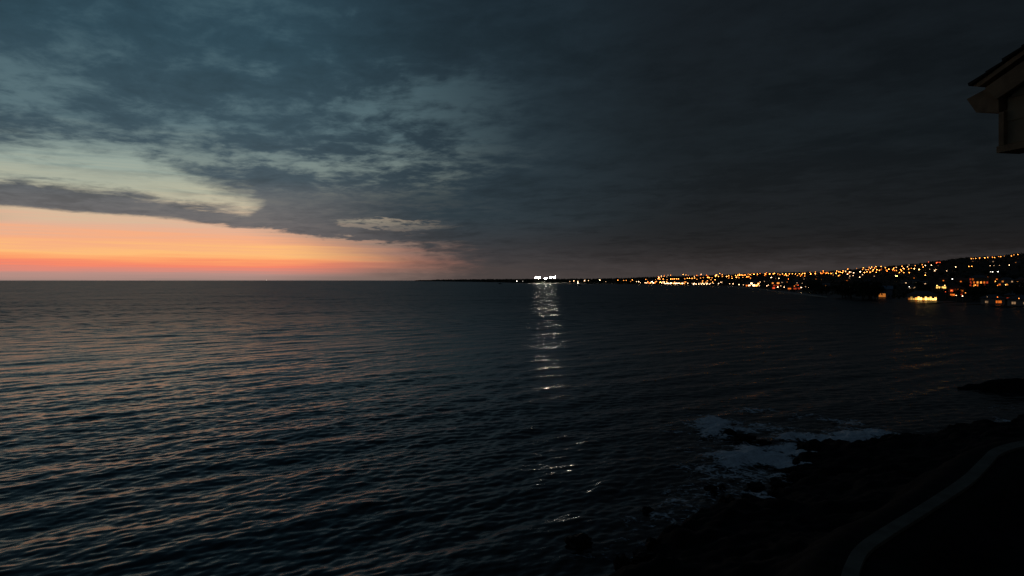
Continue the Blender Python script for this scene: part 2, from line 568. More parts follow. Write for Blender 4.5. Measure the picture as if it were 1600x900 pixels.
def build_sea():
    th = np.concatenate([np.linspace(-180, -46, 50, endpoint=False), np.linspace(-46, 44, 1000, endpoint=False), np.linspace(44, 180, 50, endpoint=False)])
    th = np.radians(th)
    inv = np.maximum(1 / 27.5 * np.linspace(1, 0, 840) ** 1.35, 1 / 9000.0)
    inv = inv[inv > 1 / 8999.0]
    r = np.concatenate([[3.0, 8.0, 13.0, 18.0, 22.0, 24.5, 26.0, 27.0], 1 / inv, [14000, 25000, 60000]])
    dr = np.gradient(r)
    T, RR = np.meshgrid(th, r)
    X = np.sin(T) * RR; Y = np.cos(T) * RR
    dth = np.gradient(th)
    sp = np.maximum(np.broadcast_to(dr[:, None], X.shape), RR * np.broadcast_to(dth[None, :], X.shape))
    Z = sea_height(X, Y, sp)
    lod = sstep(np.log(np.maximum(sp, 0.05)), math.log(0.25), math.log(7.0))
    o = grid_mesh('sea', X, Y, Z, attrs={'lod': lod}, mat=M['sea'], close=True)
    # order of rows and columns gives downward faces: flip once
    o.data.flip_normals()
    return tag(o, kind='structure')


sea = build_sea()

# ------------------------------------------------------------------ near shore: lava ledge and footpath
COAST = [gp(*p)[:2] for p in [(1000, 1010), (905, 935), (935, 903), (965, 884), (1000, 872), (1012, 852), (1058, 842), (1078, 816), (1112, 801),
         (1132, 791), (1166, 787), (1198, 782), (1206, 762), (1222, 747), (1240, 731), (1246, 719), (1229, 704), (1240, 693),
         (1300, 699), (1345, 701), (1388, 686), (1440, 681), (1500, 673), (1560, 662), (1600, 655), (1700, 640)]]
COAST = [(-16, -70), (-10, -20), (-4, 4), (1, 16)] + COAST + [(90, 84), (150, 96), (190, 60), (190, -70)]
PATH_L = [gp(*p, 3.06)[:2] for p in [(1325, 1050), (1309, 960), (1311, 905), (1318, 880), (1335, 853), (1372, 826), (1440, 785), (1500, 745), (1530, 717),
          (1552, 699), (1600, 687), (1680, 679)]]
PATH_R = [gp(*p, 3.06)[:2] for p in [(1385, 1050), (1358, 960), (1346, 905), (1348, 886), (1362, 861), (1400, 834), (1461, 795), (1521, 755), (1549, 727),
          (1567, 709), (1606, 697), (1688, 687)]]
PATH_C = [((a[0] + b[0]) / 2, (a[1] + b[1]) / 2) for a, b in zip(PATH_L, PATH_R)]


def seg_dist(X, Y, pts, closed):
    d = np.full(X.shape, 1e9)
    n = len(pts)
    for i in range(n if closed else n - 1):
        ax, ay = pts[i]; bx, by = pts[(i + 1) % n]
        ux, uy = bx - ax, by - ay
        t = np.clip(((X - ax) * ux + (Y - ay) * uy) / (ux * ux + uy * uy + 1e-9), 0, 1)
        d = np.minimum(d, np.hypot(X - ax - t * ux, Y - ay - t * uy))
    return d


def inside(X, Y, pts):
    c = np.zeros(X.shape, bool)
    n = len(pts)
    for i in range(n):
        ax, ay = pts[i]; bx, by = pts[(i + 1) % n]
        if ay == by: continue
        c ^= ((ay > Y) != (by > Y)) & (X < (bx - ax) * (Y - ay) / (by - ay) + ax)
    return c


def coast_sd(X, Y):
    d = seg_dist(X, Y, COAST, True)
    return np.where(inside(X, Y, COAST), d, -d)


def land_height(X, Y):
    wx = X + 1.6 * (fbm(X / 2.2, Y / 2.2, 3, 5) - 0.5); wy = Y + 1.6 * (fbm(X / 2.2, Y / 2.2, 3, 15) - 0.5)
    sd = coast_sd(wx, wy)
    z = np.interp(sd, [-6, -1.5, 0, 0.5, 2.2, 6, 14, 24], [-2.4, -1.2, -0.25, 0.45, 1.0, 1.7, 2.5, 2.85])
    crag = np.abs(fbm(X / 1.9, Y / 1.9, 5, 31) - 0.5) * 2
    lump = fbm(X / 5.0, Y / 5.0, 4, 51) - 0.5
    amp = np.interp(sd, [-3, 0, 3, 14], [0.5, 1.0, 1.0, 0.55])
    z = z + amp * (1.5 * lump + 0.75 * (crag - 0.35)) + 0.22 * (fbm(X / 0.5, Y / 0.5, 3, 71) - 0.5)
    dp = seg_dist(X, Y, PATH_C, False)
    f = sstep(dp, 1.0, 3.2)
    return np.where(dp < 4, (2.94 + 0.05 * (lump)) * (1 - f) + np.minimum(z, 3.6) * f, z)


def build_shore():
    xs = np.concatenate([np.linspace(-16, 1, 18, endpoint=False), np.arange(1, 48, 0.20), np.linspace(48, 190, 70)])
    ys = np.concatenate([np.linspace(-70, 18, 50, endpoint=False), np.arange(18, 68, 0.20), np.linspace(68, 100, 30)])
    X, Y = np.meshgrid(xs, ys)
    Z = land_height(X, Y)
    kz = (Z[:-1, :-1] > -1.3) | (Z[1:, 1:] > -1.3) | (Z[:-1, 1:] > -1.3) | (Z[1:, :-1] > -1.3)
    o = grid_mesh('rocky_shore', X, Y, Z, keep=kz, mat=M['lava'])
    return tag(o, kind='structure')


shore = build_shore()


def build_path():
    def smooth(p):
        q = []
        for i in range(len(p) - 1):
            p0 = p[max(i - 1, 0)]; p1 = p[i]; p2 = p[i + 1]; p3 = p[min(i + 2, len(p) - 1)]
            for k in range(6):
                t = k / 6
                q.append(tuple(0.5 * (2 * p1[j] + (p2[j] - p0[j]) * t + (2 * p0[j] - 5 * p1[j] + 4 * p2[j] - p3[j]) * t * t + (3 * p1[j] - p0[j] - 3 * p2[j] + p3[j]) * t ** 3) for j in (0, 1)))
        return q + [p[-1]]
    A = smooth(PATH_L); B = smooth(PATH_R)
    A, B = [(a[0] * .93 + b[0] * .07, a[1] * .93 + b[1] * .07) for a, b in zip(A, B)], [(b[0] * .93 + a[0] * .07, b[1] * .93 + a[1] * .07) for a, b in zip(A, B)]
    v = []; f = []
    for (ax, ay), (bx, by) in zip(A, B):
        v += [(ax, ay, 2.6), (ax, ay, 3.03), (ax * .985 + bx * .015, ay * .985 + by * .015, 3.06), (bx * .985 + ax * .015, by * .985 + ay * .015, 3.06), (bx, by, 3.03), (bx, by, 2.6)]
    for i in range(len(A) - 1):
        for k in range(5):
            f.append((6 * i + k, 6 * i + 6 + k, 6 * i + 7 + k, 6 * i + 1 + k))
    o = mesh_obj('path', v, f, [M['concrete']])
    return tag(o, kind='structure')


build_path()

# boulders and reefs in the surf ------------------------------------------------
def rock_mesh(seed, n=3):
    bm = bmesh.new(); bmesh.ops.create_icosphere(bm, subdivisions=n, radius=1.0)
    r = random.Random(seed)
    axes = [(Vector((r.gauss(0, 1), r.gauss(0, 1), r.gauss(0, 1))).normalized(), r.uniform(0.6, 0.95)) for _ in range(14)]
    from mathutils import noise as mn
    for v in bm.verts:
        d = v.co.normalized(); s = 1.0
        for a, h in axes:
            q = d.dot(a)
            if q > 0: s = min(s, h / max(q, 1e-3))
        v.co = d * (0.55 * s + 0.32 + 0.45 * mn.fractal(d * 1.7 + Vector((seed, 0, 0)), 0.8, 2.0, 4)) * r.uniform(0.97, 1.03)
    me = bpy.data.meshes.new('boulder'); bm.to_mesh(me); bm.free()
    me.materials.append(M['boulder'])
    return me


ROCKS = [rock_mesh(100 + i) for i in range(6)]


def rock(name, px, py, w, h, d, i, label, group=None, sink=0.35):
    x, y, _ = gp(px, py)
    o = link_mesh(name, ROCKS[i % 6], None, (x, y, h * (1 - 2 * sink) * 0.5), rnd.uniform(0, 6.28), (w / 2, d / 2, h / 2 * 1.25))
    return tag(o, label, 'rock', group)


rock('sea_rock', 1165, 690, 2.2, 0.75, 1.4, 0, 'dark lava rock awash between two patches of foam', 'rocks awash in the surf')
rock('sea_rock', 1192, 698, 1.8, 0.7, 1.2, 1, 'dark lava rock awash between two patches of foam', 'rocks awash in the surf')
rock('sea_rock', 1142, 682, 1.5, 0.7, 1.2, 2, 'dark lava rock awash between two patches of foam', 'rocks awash in the surf')
rock('sea_rock', 1112, 768, 0.9, 0.5, 0.7, 3, 'small dark rock awash off the ledge below the foam', 'small rocks awash near the ledge')
rock('sea_rock', 1128, 764, 0.6, 0.4, 0.6, 4, 'small dark rock awash off the ledge below the foam', 'small rocks awash near the ledge')
rock('sea_rock', 1180, 765, 1.6, 0.7, 1.0, 5, 'low dark rock close against the lava ledge, foam behind it', None)
rock('sea_rock', 905, 850, 1.5, 0.6, 1.4, 2, 'broad dark rock barely above the dim water, apart from the ledge')
rock('sea_rock', 1012, 800, 0.9, 0.35, 0.8, 1, 'small dark rock awash off the ledge below the foam', 'small rocks awash near the ledge')
k = 0
for (px, py) in [(1250, 700), (1274, 702), (1310, 703), (1342, 704), (1372, 694), (1404, 686), (1455, 682), (1524, 671), (1242, 722), (1232, 738), (1218, 756), (1205, 775),
                 (1172, 792), (1138, 796), (1118, 806), (1085, 822), (1066, 842), (1024, 856), (1006, 874), (972, 892)]:
    w = rnd.uniform(0.7, 1.6)
    rock('boulder', px + rnd.uniform(-4, 4), py + rnd.uniform(2, 8), w, rnd.uniform(0.5, 1.0), w * rnd.uniform(0.7, 1.0), k,
         ('broad' if w > 1.2 else 'small') + ' black lava boulder ' + ('at the seaward edge of the ledge behind the brightest foam' if k < 8 else 'in the notch of the ledge beside the foam pool' if k < 12 else 'on the low waterline of the ledge where the foam thins out'),
         'boulders on the waterline', 0.3)
    k += 1


def reef():
    """the low black reef that runs out from the right beyond the cove"""
    x0, y0, _ = gp(1486, 606); 
    xs = np.linspace(x0 - 1, x0 + 42, 130); ys = np.linspace(y0 - 9, y0 + 13, 70)
    X, Y = np.meshgrid(xs, ys)
    u = (X - x0) / 41.0
    wob = 2.0 * (fbm(X / 3, Y / 3, 3, 8) - 0.5)
    c = y0 - 1.0 + 2 * u
    half = 4.6 * np.sqrt(np.clip(u * 1.6, 0, 1)) + 0.1
    d = 1 - np.abs(Y - c + wob) / np.maximum(half, 0.1)
    Z = np.where(u > 0, np.clip(d, -1, 1), -1) * 0.85 + 0.35 * np.clip(d, 0, 1) * np.clip(u * 5, 0, 1) - 0.7 * (1 - np.clip(u * 9, 0, 1)) + 0.5 * (fbm(X / 1.6, Y / 1.6, 4, 28) - 0.5)
    kz = (Z[:-1, :-1] > -0.8) | (Z[1:, 1:] > -0.8)
    o = grid_mesh('reef', X, Y, Z, keep=kz, mat=M['lava'])
    return tag(o, 'long low black reef lying in the water beyond the cove', 'reef')


reef()


# foam ---------------------------------------------------------------------------
def foam_mat():
    m = bpy.data.materials.new('sea_foam'); m.use_nodes = True
    t = m.node_tree; N = NT(t)
    b = t.nodes['Principled BSDF']
    g = N.node('ShaderNodeNewGeometry')
    at = N.node('ShaderNodeAttribute', attribute_name='foam')
    _, wc = N.noise(g.outputs['Position'], 0.5, 3, 0.5)
    wp = N.node('ShaderNodeVectorMath', operation='MULTIPLY_ADD')
    t.links.new(wc, wp.inputs[0]); wp.inputs[1].default_value = (1.6, 1.6, 0); t.links.new(g.outputs['Position'], wp.inputs[2])
    n1, _ = N.noise(wp.outputs[0], 1.3, 7, 0.64, 0.7)
    n2, _ = N.noise(wp.outputs[0], 6.5, 4, 0.6, 0.3)
    vo = N.node('ShaderNodeTexVoronoi', feature='DISTANCE_TO_EDGE'); t.links.new(wp.outputs[0], vo.inputs['Vector']); vo.inputs['Scale'].default_value = 1.5
    lace = N.sm(vo.outputs['Distance'], 0.02, 0.20, 1.0, 0.0)
    h = N.add(N.add(N.mul(n1, 0.75), N.mul(n2, 0.25)), N.mul(lace, 0.10))
    thr = N.sub(0.80, N.mul(at.outputs['Fac'], 0.50))
    a = N.mul(N.sm(h, N.sub(thr, 0.07), N.add(thr, 0.13)), N.sm(n2, 0.25, 0.6, 0.68, 1.0))
    t.links.new(N.mul(a, 0.97), b.inputs['Alpha'])
    b.inputs['Base Color'].default_value = (0.93, 0.95, 0.96, 1)
    b.inputs['Roughness'].default_value = 0.7
    b.inputs['Specular IOR Level'].default_value = 0.2
    bn = N.node('ShaderNodeBump'); bn.inputs['Distance'].default_value = 0.12; bn.inputs['Strength'].default_value = 0.7
    t.links.new(N.add(n1, n2), bn.inputs['Height']); t.links.new(bn.outputs[0], b.inputs['Normal'])
    return m


FOAM = [(1118, 668, 44, 14, 1.15), (1095, 662, 28, 8, .8), (1168, 645, 34, 4.5, .62), (1205, 672, 60, 14, .45), (1262, 688, 38, 9, .9), (1320, 687, 66, 11, 1.15), (1360, 688, 34, 6, .9),
        (1262, 655, 42, 4, .5), (1302, 659, 26, 4.5, .62), (1335, 669, 26, 4, .5),
        (1190, 716, 60, 18, 1.15), (1225, 704, 22, 10, .9), (1150, 735, 70, 20, .62), (1165, 752, 60, 12, .6), (1180, 782, 34, 10, .8), (1105, 780, 70, 30, .42),
        (1055, 800, 70, 34, .36), (1030, 846, 60, 14, .46), (1000, 860, 50, 12, .4), (890, 885, 60, 16, .34), (1240, 728, 16, 8, .8),
        (1075, 830, 60, 30, .42), (1000, 820, 70, 30, .30), (1140, 760, 90, 30, .5), (1085, 740, 60, 26, .34), (985, 850, 70, 20, .34),
        (1592, 660, 22, 5, .6), (1570, 640, 60, 14, .22), (1130, 700, 90, 30, .36)]


def build_foam():
    xs = np.arange(1.5, 60, 0.14); ys = np.arange(26, 78, 0.14)
    X, Y = np.meshgrid(xs, ys)
    A = np.zeros_like(X)
    XW = X + 5.0 * (fbm(X / 2.6, Y / 2.6, 4, 201) - 0.5); YW = Y + 5.5 * (fbm(X / 2.6, Y / 2.6, 4, 211) - 0.5)
    for px, py, rx, ry, s in FOAM:
        cx, cy, _ = gp(px, py)
        wx = rx / F * cy; wy = ry * cy * cy / (H * F)
        # foam drifts: shear each patch a little along the wave crests
        q = ((XW - cx - 0.25 * (YW - cy)) / (wx * 1.3)) ** 2 + ((YW - cy) / (wy * 1.3)) ** 2
        A = np.maximum(A, s * np.exp(-q * 1.1))
    sd = coast_sd(X, Y)
    A = np.maximum(A, 0.30 * np.exp(-np.abs(sd) / 1.2) * sstep(X, 4, 10))
    A *= sstep(X, 1.5, 3.0)
    A *= 0.45 + 1.05 * fbm(X / 1.7, Y / 1.7, 5, 61)
    r = np.hypot(X, Y)
    Z = sea_height(X, Y) + 0.06 + 0.36 * np.clip(A, 0, 1) * fbm(X / 0.6, Y / 0.6, 3, 77) + 0.10 * np.clip(A - 0.5, 0, 1)
    kz = np.maximum.reduce([A[:-1, :-1], A[1:, 1:], A[1:, :-1], A[:-1, 1:]]) > 0.16
    o = grid_mesh('sea_foam', X, Y, Z, keep=kz, attrs={'foam': A}, mat=foam_mat())
    return tag(o, 'white surf foam spread around the lava ledge', 'foam', kind='stuff')


build_foam()

# ------------------------------------------------------------------ the far coast
def table(pts):
    a = np.array(pts, float)
    return lambda x: np.interp(x, a[:, 0], a[:, 1])


Y0 = table([(640, 439.2), (700, 439.9), (780, 441.2), (830, 443), (1000, 444.5), (1050, 445.5), (1130, 447), (1160, 450), (1200, 454), (1235, 459), (1280, 464),
            (1330, 468), (1370, 471), (1430, 474.5), (1500, 477.5), (1560, 480), (1600, 484), (1800, 500), (2100, 540)])     # waterline row
Y1 = table([(640, 438.6), (680, 437.2), (760, 436.8), (830, 437.2), (900, 437), (960, 436.4), (1000, 435), (1050, 433), (1100, 432), (1150, 430), (1200, 428),
            (1250, 427), (1300, 425), (1330, 422), (1380, 418), (1430, 414), (1465, 409), (1500, 405), (1550, 402), (1600, 397), (1800, 382), (2100, 360)])   # skyline row
D1 = table([(640, 12000), (740, 9000), (830, 4800), (1000, 4200), (1100, 4300), (1200, 3800), (1300, 3300), (1400, 2800), (1500, 2400), (1600, 2200), (2100, 1500)])


def coast_pt(px, t):
    px = np.asarray(px, float); t = np.asarray(t, float)
    d0 = H * F / (Y0(px) - HOR)
    y = Y0(px) + (Y1(px) - Y0(px)) * t
    Yd = d0 * (np.maximum(D1(px), d0 * 1.05) / d0) ** t
    z = H - (y - HOR) / F * Yd
    return (px - 800) / F * Yd, Yd, z


def build_coast():
    pxs = np.linspace(648, 2100, 500)
    ts = np.concatenate([[-0.06, -0.02], np.linspace(0, 1, 70)])
    P, T = np.meshgrid(pxs, ts)
    X, Y, Z = coast_pt(P, np.maximum(T, 0))
    Z = Z + sstep(T, 0.03, 0.2) * (fbm(X / 60, Y / 60, 4, 41) - 0.5) * Y * 0.0022
    for i, tt in enumerate(ts):
        if tt < 0:
            X[i] *= 1 + tt * 0.4; Y[i] *= 1 + tt * 0.4; Z[i] = 40 * tt
    Xb = np.concatenate([X, X[-1:] * 1.3, X[-1:] * 2.0]); Yb = np.concatenate([Y, Y[-1:] * 1.3, Y[-1:] * 2.0]); Zb = np.concatenate([Z, Z[-1:] * 0.9, Z[-1:] * 0 - 5])
    o = grid_mesh('hillside', Xb, Yb, Zb, mat=M['hill'])
    o.data.flip_normals()
    return tag(o, kind='structure')


build_coast()


def beach(p0, p1, name='beach', wide=0.014):
    pxs = np.linspace(p0, p1, 60); ts = np.linspace(-0.004, wide, 5)
    P, T = np.meshgrid(pxs, ts)
    X, Y, Z = coast_pt(P, np.maximum(T, 0))
    taper = np.sin(np.linspace(0.05, math.pi - 0.05, 60)) ** 0.6
    Z = Z + 0.35 + 0.5 * taper[None, :] * np.linspace(0, 1, 5)[:, None]
    Z[0] -= 1.2
    o = grid_mesh(name, X, Y, Z, mat=M['sand']); o.data.flip_normals()
    return tag(o, kind='structure')


beach(1136, 1202, wide=0.05)
beach(1196, 1292, wide=0.035)

TG = np.linspace(0, 1, 400)


def stand(px, py, h):
    """ground spot whose point at height h shows at (px, py); returns x, y, z, h"""
    x, y, z = coast_pt(np.full(TG.shape, px), TG)
    rows = HOR + (H - (z + h)) / y * F
    i = int(np.argmin(np.abs(rows - py)))
    if py < rows.min() - 0.2:
        i = len(TG) - 1
        h = H - (py - HOR) / F * y[i] - z[i]
    return float(x[i]), float(y[i]), float(z[i]), float(h)


_lamp = {}
PK = {'d': 0.3, 's': 0.9, 'm': 2.3, 'l': 4.6, 'x': 8.0}


def lamp_mesh(kind, size, yb, hb, dim=1.0):
    key = (kind, size, yb, hb, dim)
    if key in _lamp: return _lamp[key]
    r = 0.00052 * yb
    b = MB()
    b.tube((0, 0, -1.0), (0, 0, hb - r * 0.6), 0.10, 0.06, 5, 0)
    b.tube((0, 0, hb - r * 1.1), (0, 0, hb - r * 0.55), r * 0.35, r * 0.55, 6, 0)
    b.ball((0, 0, hb), r, 1, 0.85)
    me = b.mesh('street_lamp', M['metal'], glowmat(kind, PK[size] * 4.6 * dim))
    _lamp[key] = me
    return me


LAMP_TEXT = {
    'ridge': ('amber street lamp in the dense row along the hillside road', 'street lamps along the hillside road'),
    'crest': ('amber street lamp in the line on the topmost ridge', 'street lamps on the topmost ridge'),
    'shore': ('warm lamp standing in the low row along the far waterfront', 'lamps along the far waterfront'),
    'point': ('lone white lamp on the low dark point near the floodlights', 'lamps on the low point'),
    'slope': ('single white lamp scattered on the dark slope below the ridge', 'scattered lamps on the dark slope'),
    'red': ('small red lamp above the hillside road', 'red lamps above the hillside road'),
    'quay': ('bright lamp among the buildings of the near waterfront', 'lamps among the near waterfront buildings'),
}


def lamp(px, py, size, kind, where, h=8.0):
    x, y, z, hh = stand(px, py, h)
    yb = round(1.22 ** round(math.log(max(y, 250)) / math.log(1.22)))
    hb = round(min(max(hh, 2), 40))
    o = link_mesh('street_lamp', lamp_mesh(kind, size, yb, hb, 0.6 if where == 'quay' else 1.25 if where == 'ridge' else 1.0), None, (x, y, z + hh - hb))
    lab, grp = LAMP_TEXT[where]
    cw = {'orange': 'deep orange', 'amber': 'amber', 'white': 'warm white', 'cool': 'cold white', 'red': 'red', 'yellow': 'yellow'}[kind]
    sw = {'d': 'faint', 's': 'small', 'm': 'clear', 'l': 'bright', 'x': 'glaring'}[size]
    if where in ('ridge', 'shore', 'slope'):
        near = next(n for lim, n in ((1035, 'the long white-lit hotel'), (1080, 'the long lit warehouse'), (1150, 'the red roofed shed'), (1200, 'the broad beach hotel'), (1262, 'the red lit beach buildings'),
                                     (1375, 'the dark headland grove'), (1460, 'the waterfront restaurant'), (9999, 'the orange windowed hotel')) if px < lim)
        if where == 'ridge': lab = f'{sw} {cw} street lamp on the hillside road above {near}'
        elif where == 'shore': lab = f'{sw} {cw} lamp at the water beside {near}'
        else: lab = f'{sw} {cw} lamp alone on the dark slope above {near}'
    else:
        lab = f'{sw} {cw} ' + {'crest': 'street lamp in the line on the topmost ridge', 'point': 'lamp on the low dark point beside the floodlights', 'red': 'lamp above the end of the hillside road',
                              'quay': 'lamp among the buildings of the near waterfront quarter'}[where]
    return tag(o, lab, 'street lamp', grp)


def crop(lst, ox, oy, sc, kind, where, h=8.0):
    for e in lst:
        zx, zy, s = e[:3]
        lamp(ox + zx / sc, oy + zy / sc, s, e[3] if len(e) > 3 else kind, where, h)


# town on the low coast, read left to right
crop([(200, 292, 'm', 'cool'), (267, 295, 'd', 'cool'), (803, 297, 's', 'white'), (848, 283, 'm', 'white'), (893, 295, 'm', 'white'), (970, 280, 'l', 'white'), (1013, 280, 's', 'white'),
      (1143, 275, 'l', 'white'), (1347, 275, 'm', 'amber'), (1415, 278, 's', 'amber'), (1443, 278, 's', 'amber'), (1513, 272, 'm', 'amber'),
      (1210, 305, 'd', 'white'), (1493, 312, 'd', 'amber'), (1560, 308, 's', 'white'), (1585, 308, 'm', 'white')], 780, 400, 7.27, 'white', 'point')
crop([(68, 425, 's'), (110, 432, 's'), (185, 430, 'l'), (215, 415, 'l'), (232, 420, 'm'), (190, 447, 's'), (272, 420, 'm'), (318, 428, 's'), (360, 420, 'l'), (385, 420, 'm'), (405, 418, 'm'),
      (428, 418, 'm'), (450, 418, 'm'), (525, 418, 's'), (555, 412, 'm'), (580, 412, 'l'), (610, 412, 'm'), (640, 408, 'm'), (667, 422, 's'), (710, 408, 's'), (740, 405, 's'),
      (795, 400, 'l'), (815, 405, 'm'), (845, 405, 's'), (885, 385, 'l'), (920, 390, 'm'), (832, 428, 's'), (880, 428, 'm'), (735, 440, 's'), (790, 440, 's'), (965, 390, 's'),
      (1015, 390, 'l'), (1040, 382, 'm'), (1040, 408, 's'), (1080, 412, 'm'), (1075, 388, 's'), (1120, 378, 'm'), (1130, 400, 'l'), (1145, 375, 'm'), (1165, 375, 'l'), (1185, 372, 'm'),
      (1205, 375, 'm'), (1230, 372, 'm'), (1205, 400, 's'), (1160, 405, 's'), (1255, 393, 's'), (1290, 368, 'm'), (1335, 365, 'l'), (1377, 362, 'm'), (1467, 360, 'm'), (1295, 408, 's')],
     1000, 380, 7.5, 'amber', 'ridge')
crop([(5, 470, 's'), (60, 465, 'm'), (90, 470, 's'), (125, 462, 's'), (145, 470, 's'), (180, 455, 's', 'amber'), (235, 460, 'l', 'amber'), (255, 475, 'm'), (285, 475, 'm'), (325, 468, 'm'), (365, 475, 'l'), (400, 470, 'm'),
      (425, 470, 'm'), (445, 470, 'm'), (460, 470, 'm'), (487, 470, 's'), (510, 460, 'd'), (560, 470, 'm'), (610, 473, 'd'), (640, 470, 'm'), (658, 460, 's'), (690, 470, 's'), (712, 470, 's'),
      (735, 470, 'm'), (770, 468, 's'), (790, 470, 'm'), (825, 475, 's'), (858, 470, 's'), (920, 475, 'm'), (1050, 475, 's'), (1090, 477, 'm'), (1160, 492, 'm'), (1212, 502, 's'),
      (1385, 478, 'm'), (1408, 455, 's'), (1398, 505, 's'), (1487, 500, 'm')], 1000, 380, 7.5, 'white', 'shore', 5.0)
crop([(20, 360, 'l'), (62, 360, 'm'), (115, 360, 's'), (140, 368, 's'), (170, 360, 'm'), (205, 360, 'l'), (215, 375, 'm'), (250, 360, 'm'), (285, 358, 'm'), (322, 360, 'm'), (345, 378, 's'),
      (367, 358, 'm'), (380, 385, 's'), (405, 355, 'm'), (430, 355, 'l'), (430, 385, 's'), (500, 360, 'l'), (553, 357, 'm'), (620, 355, 's'), (680, 353, 'm', 'orange'), (740, 355, 'l', 'orange'), (798, 353, 'l'),
      (805, 325, 'm'), (830, 335, 'm'), (850, 340, 'm'), (870, 345, 'l'), (880, 325, 'm'), (827, 382, 'm'), (910, 335, 's'), (935, 303, 'm'), (955, 338, 'm', 'white'), (970, 338, 's', 'white'), (1003, 347, 'm', 'white'),
      (1040, 295, 'd'), (1118, 288, 'm'), (1080, 335, 'l', 'white'), (1130, 345, 'l'), (1160, 335, 'm'), (1175, 310, 'm', 'orange'), (1195, 340, 'm'), (1185, 282, 's'), (1215, 280, 'm'), (1235, 310, 'l'),
      (1225, 325, 'm'), (1265, 275, 'm'), (1275, 310, 'l'), (1305, 318, 'm'), (1270, 342, 'm'), (1325, 272, 'm'), (1375, 288, 'm'), (1415, 305, 'l'), (1385, 315, 's'), (1460, 312, 'm', 'orange'), (1480, 320, 's', 'orange')],
     1200, 380, 7.5, 'amber', 'ridge')
crop([(38, 402, 'l'), (128, 412, 'm'), (240, 420, 'm', 'orange'), (1495, 385, 'm'), (1075, 397, 'm'), (1108, 370, 's'), (958, 385, 's'), (997, 380, 's'), (1245, 388, 'd'), (340, 465, 'd'), (400, 470, 'd')],
     1200, 380, 7.5, 'white', 'slope')
crop([(5, 490, 's'), (115, 515, 'l'), (190, 515, 'm'), (150, 500, 's'), (390, 520, 'l'), (480, 523, 'l'), (440, 510, 'd'), (310, 503, 's', 'orange'), (352, 492, 's', 'red')],
     1200, 380, 7.5, 'white', 'shore', 5.0)
crop([(5, 320, 'm', 'orange'), (70, 270, 'm'), (55, 310, 'l', 'orange'), (95, 300, 'm'), (65, 325, 'm'), (148, 302, 'm'), (180, 295, 's'), (215, 298, 'l', 'yellow'), (270, 308, 'l', 'yellow'), (225, 262, 's'),
      (40, 345, 'm'), (92, 345, 'm'), (155, 345, 'm'), (12, 385, 'l', 'yellow'), (308, 252, 's'), (345, 262, 'm', 'white'), (318, 280, 'm'), (415, 257, 'm', 'white')], 1400, 380, 7.5, 'amber', 'ridge')
crop([(380, 220, 's'), (475, 230, 'm'), (490, 225, 's'), (515, 225, 's')], 1400, 380, 7.5, 'red', 'red', 6.0)
crop([(395, 305, 'd'), (453, 322, 'm'), (468, 308, 's'), (343, 375, 'l', 'amber'), (345, 347, 'd'), (595, 325, 's'), (700, 278, 'm'), (660, 420, 'm', 'cool'), (853, 272, 'm', 'amber'), (888, 272, 'm', 'amber'),
      (1103, 263, 's'), (1148, 262, 'd'), (1213, 260, 'd'), (1328, 257, 'm'), (1110, 335, 's', 'cool'), (1132, 335, 'm', 'cool'), (1195, 335, 'm', 'cool')], 1400, 380, 7.5, 'white', 'slope')
crop([(882, 180, 'm'), (905, 180, 's'), (935, 178, 'm'), (980, 173, 'm'), (1040, 172, 'l'), (1075, 168, 'm'), (1130, 165, 'm', 'orange'), (1155, 168, 'm'), (1205, 158, 's'), (1228, 158, 'm'), (1270, 152, 'd'),
      (1352, 150, 'm'), (1382, 137, 's'), (1428, 132, 'm')], 1400, 380, 7.5, 'amber', 'crest')
crop([(480, 497, 'l', 'yellow'), (570, 495, 'l', 'yellow'), (650, 555, 'm', 'orange'), (705, 612, 'm', 'white'), (780, 620, 'x', 'white'), (815, 582, 'm', 'amber'), (865, 577, 'd', 'amber'), (580, 570, 's', 'red'),
      (155, 510, 'm', 'cool'), (220, 518, 'd', 'white'), (282, 518, 'd', 'white'), (930, 492, 'l', 'orange'), (890, 460, 's', 'orange'), (1165, 447, 'l', 'amber'), (1190, 495, 'm', 'orange'),
      (1285, 445, 'x', 'yellow'), (1285, 488, 'l', 'yellow'), (1360, 435, 's', 'white'), (1360, 487, 'm', 'white'), (1415, 490, 'x', 'amber'), (1425, 450, 's', 'white'), (1470, 458, 'l', 'amber'),
      (1495, 505, 'm', 'amber'), (1472, 578, 's', 'white'), (1190, 710, 'm', 'orange'), (1070, 708, 'd', 'white'), (1440, 655, 'm', 'amber')], 1400, 380, 7.5, 'amber', 'quay', 4.5)

lr = random.Random(44)
for (x0, x1, n, dy0, dy1, kk, wh) in [(1024, 1150, 26, -4.0, -0.5, 'ridge', ['amber', 'orange', 'white']), (1150, 1300, 26, -2.5, 3.5, 'ridge', ['amber', 'orange', 'orange']), (1300, 1425, 26, -1.0, 7.0, 'ridge', ['amber', 'orange', 'white']),
                                     (1020, 1130, 12, 9.0, 11.0, 'shore', ['white', 'amber'])]:
    for i in range(n):
        px = lr.uniform(x0, x1)
        lamp(px, float(Y1(px)) + lr.uniform(dy0, dy1) + (0 if kk == 'ridge' else 1.0), lr.choice('dssm'), lr.choice(wh), kk)

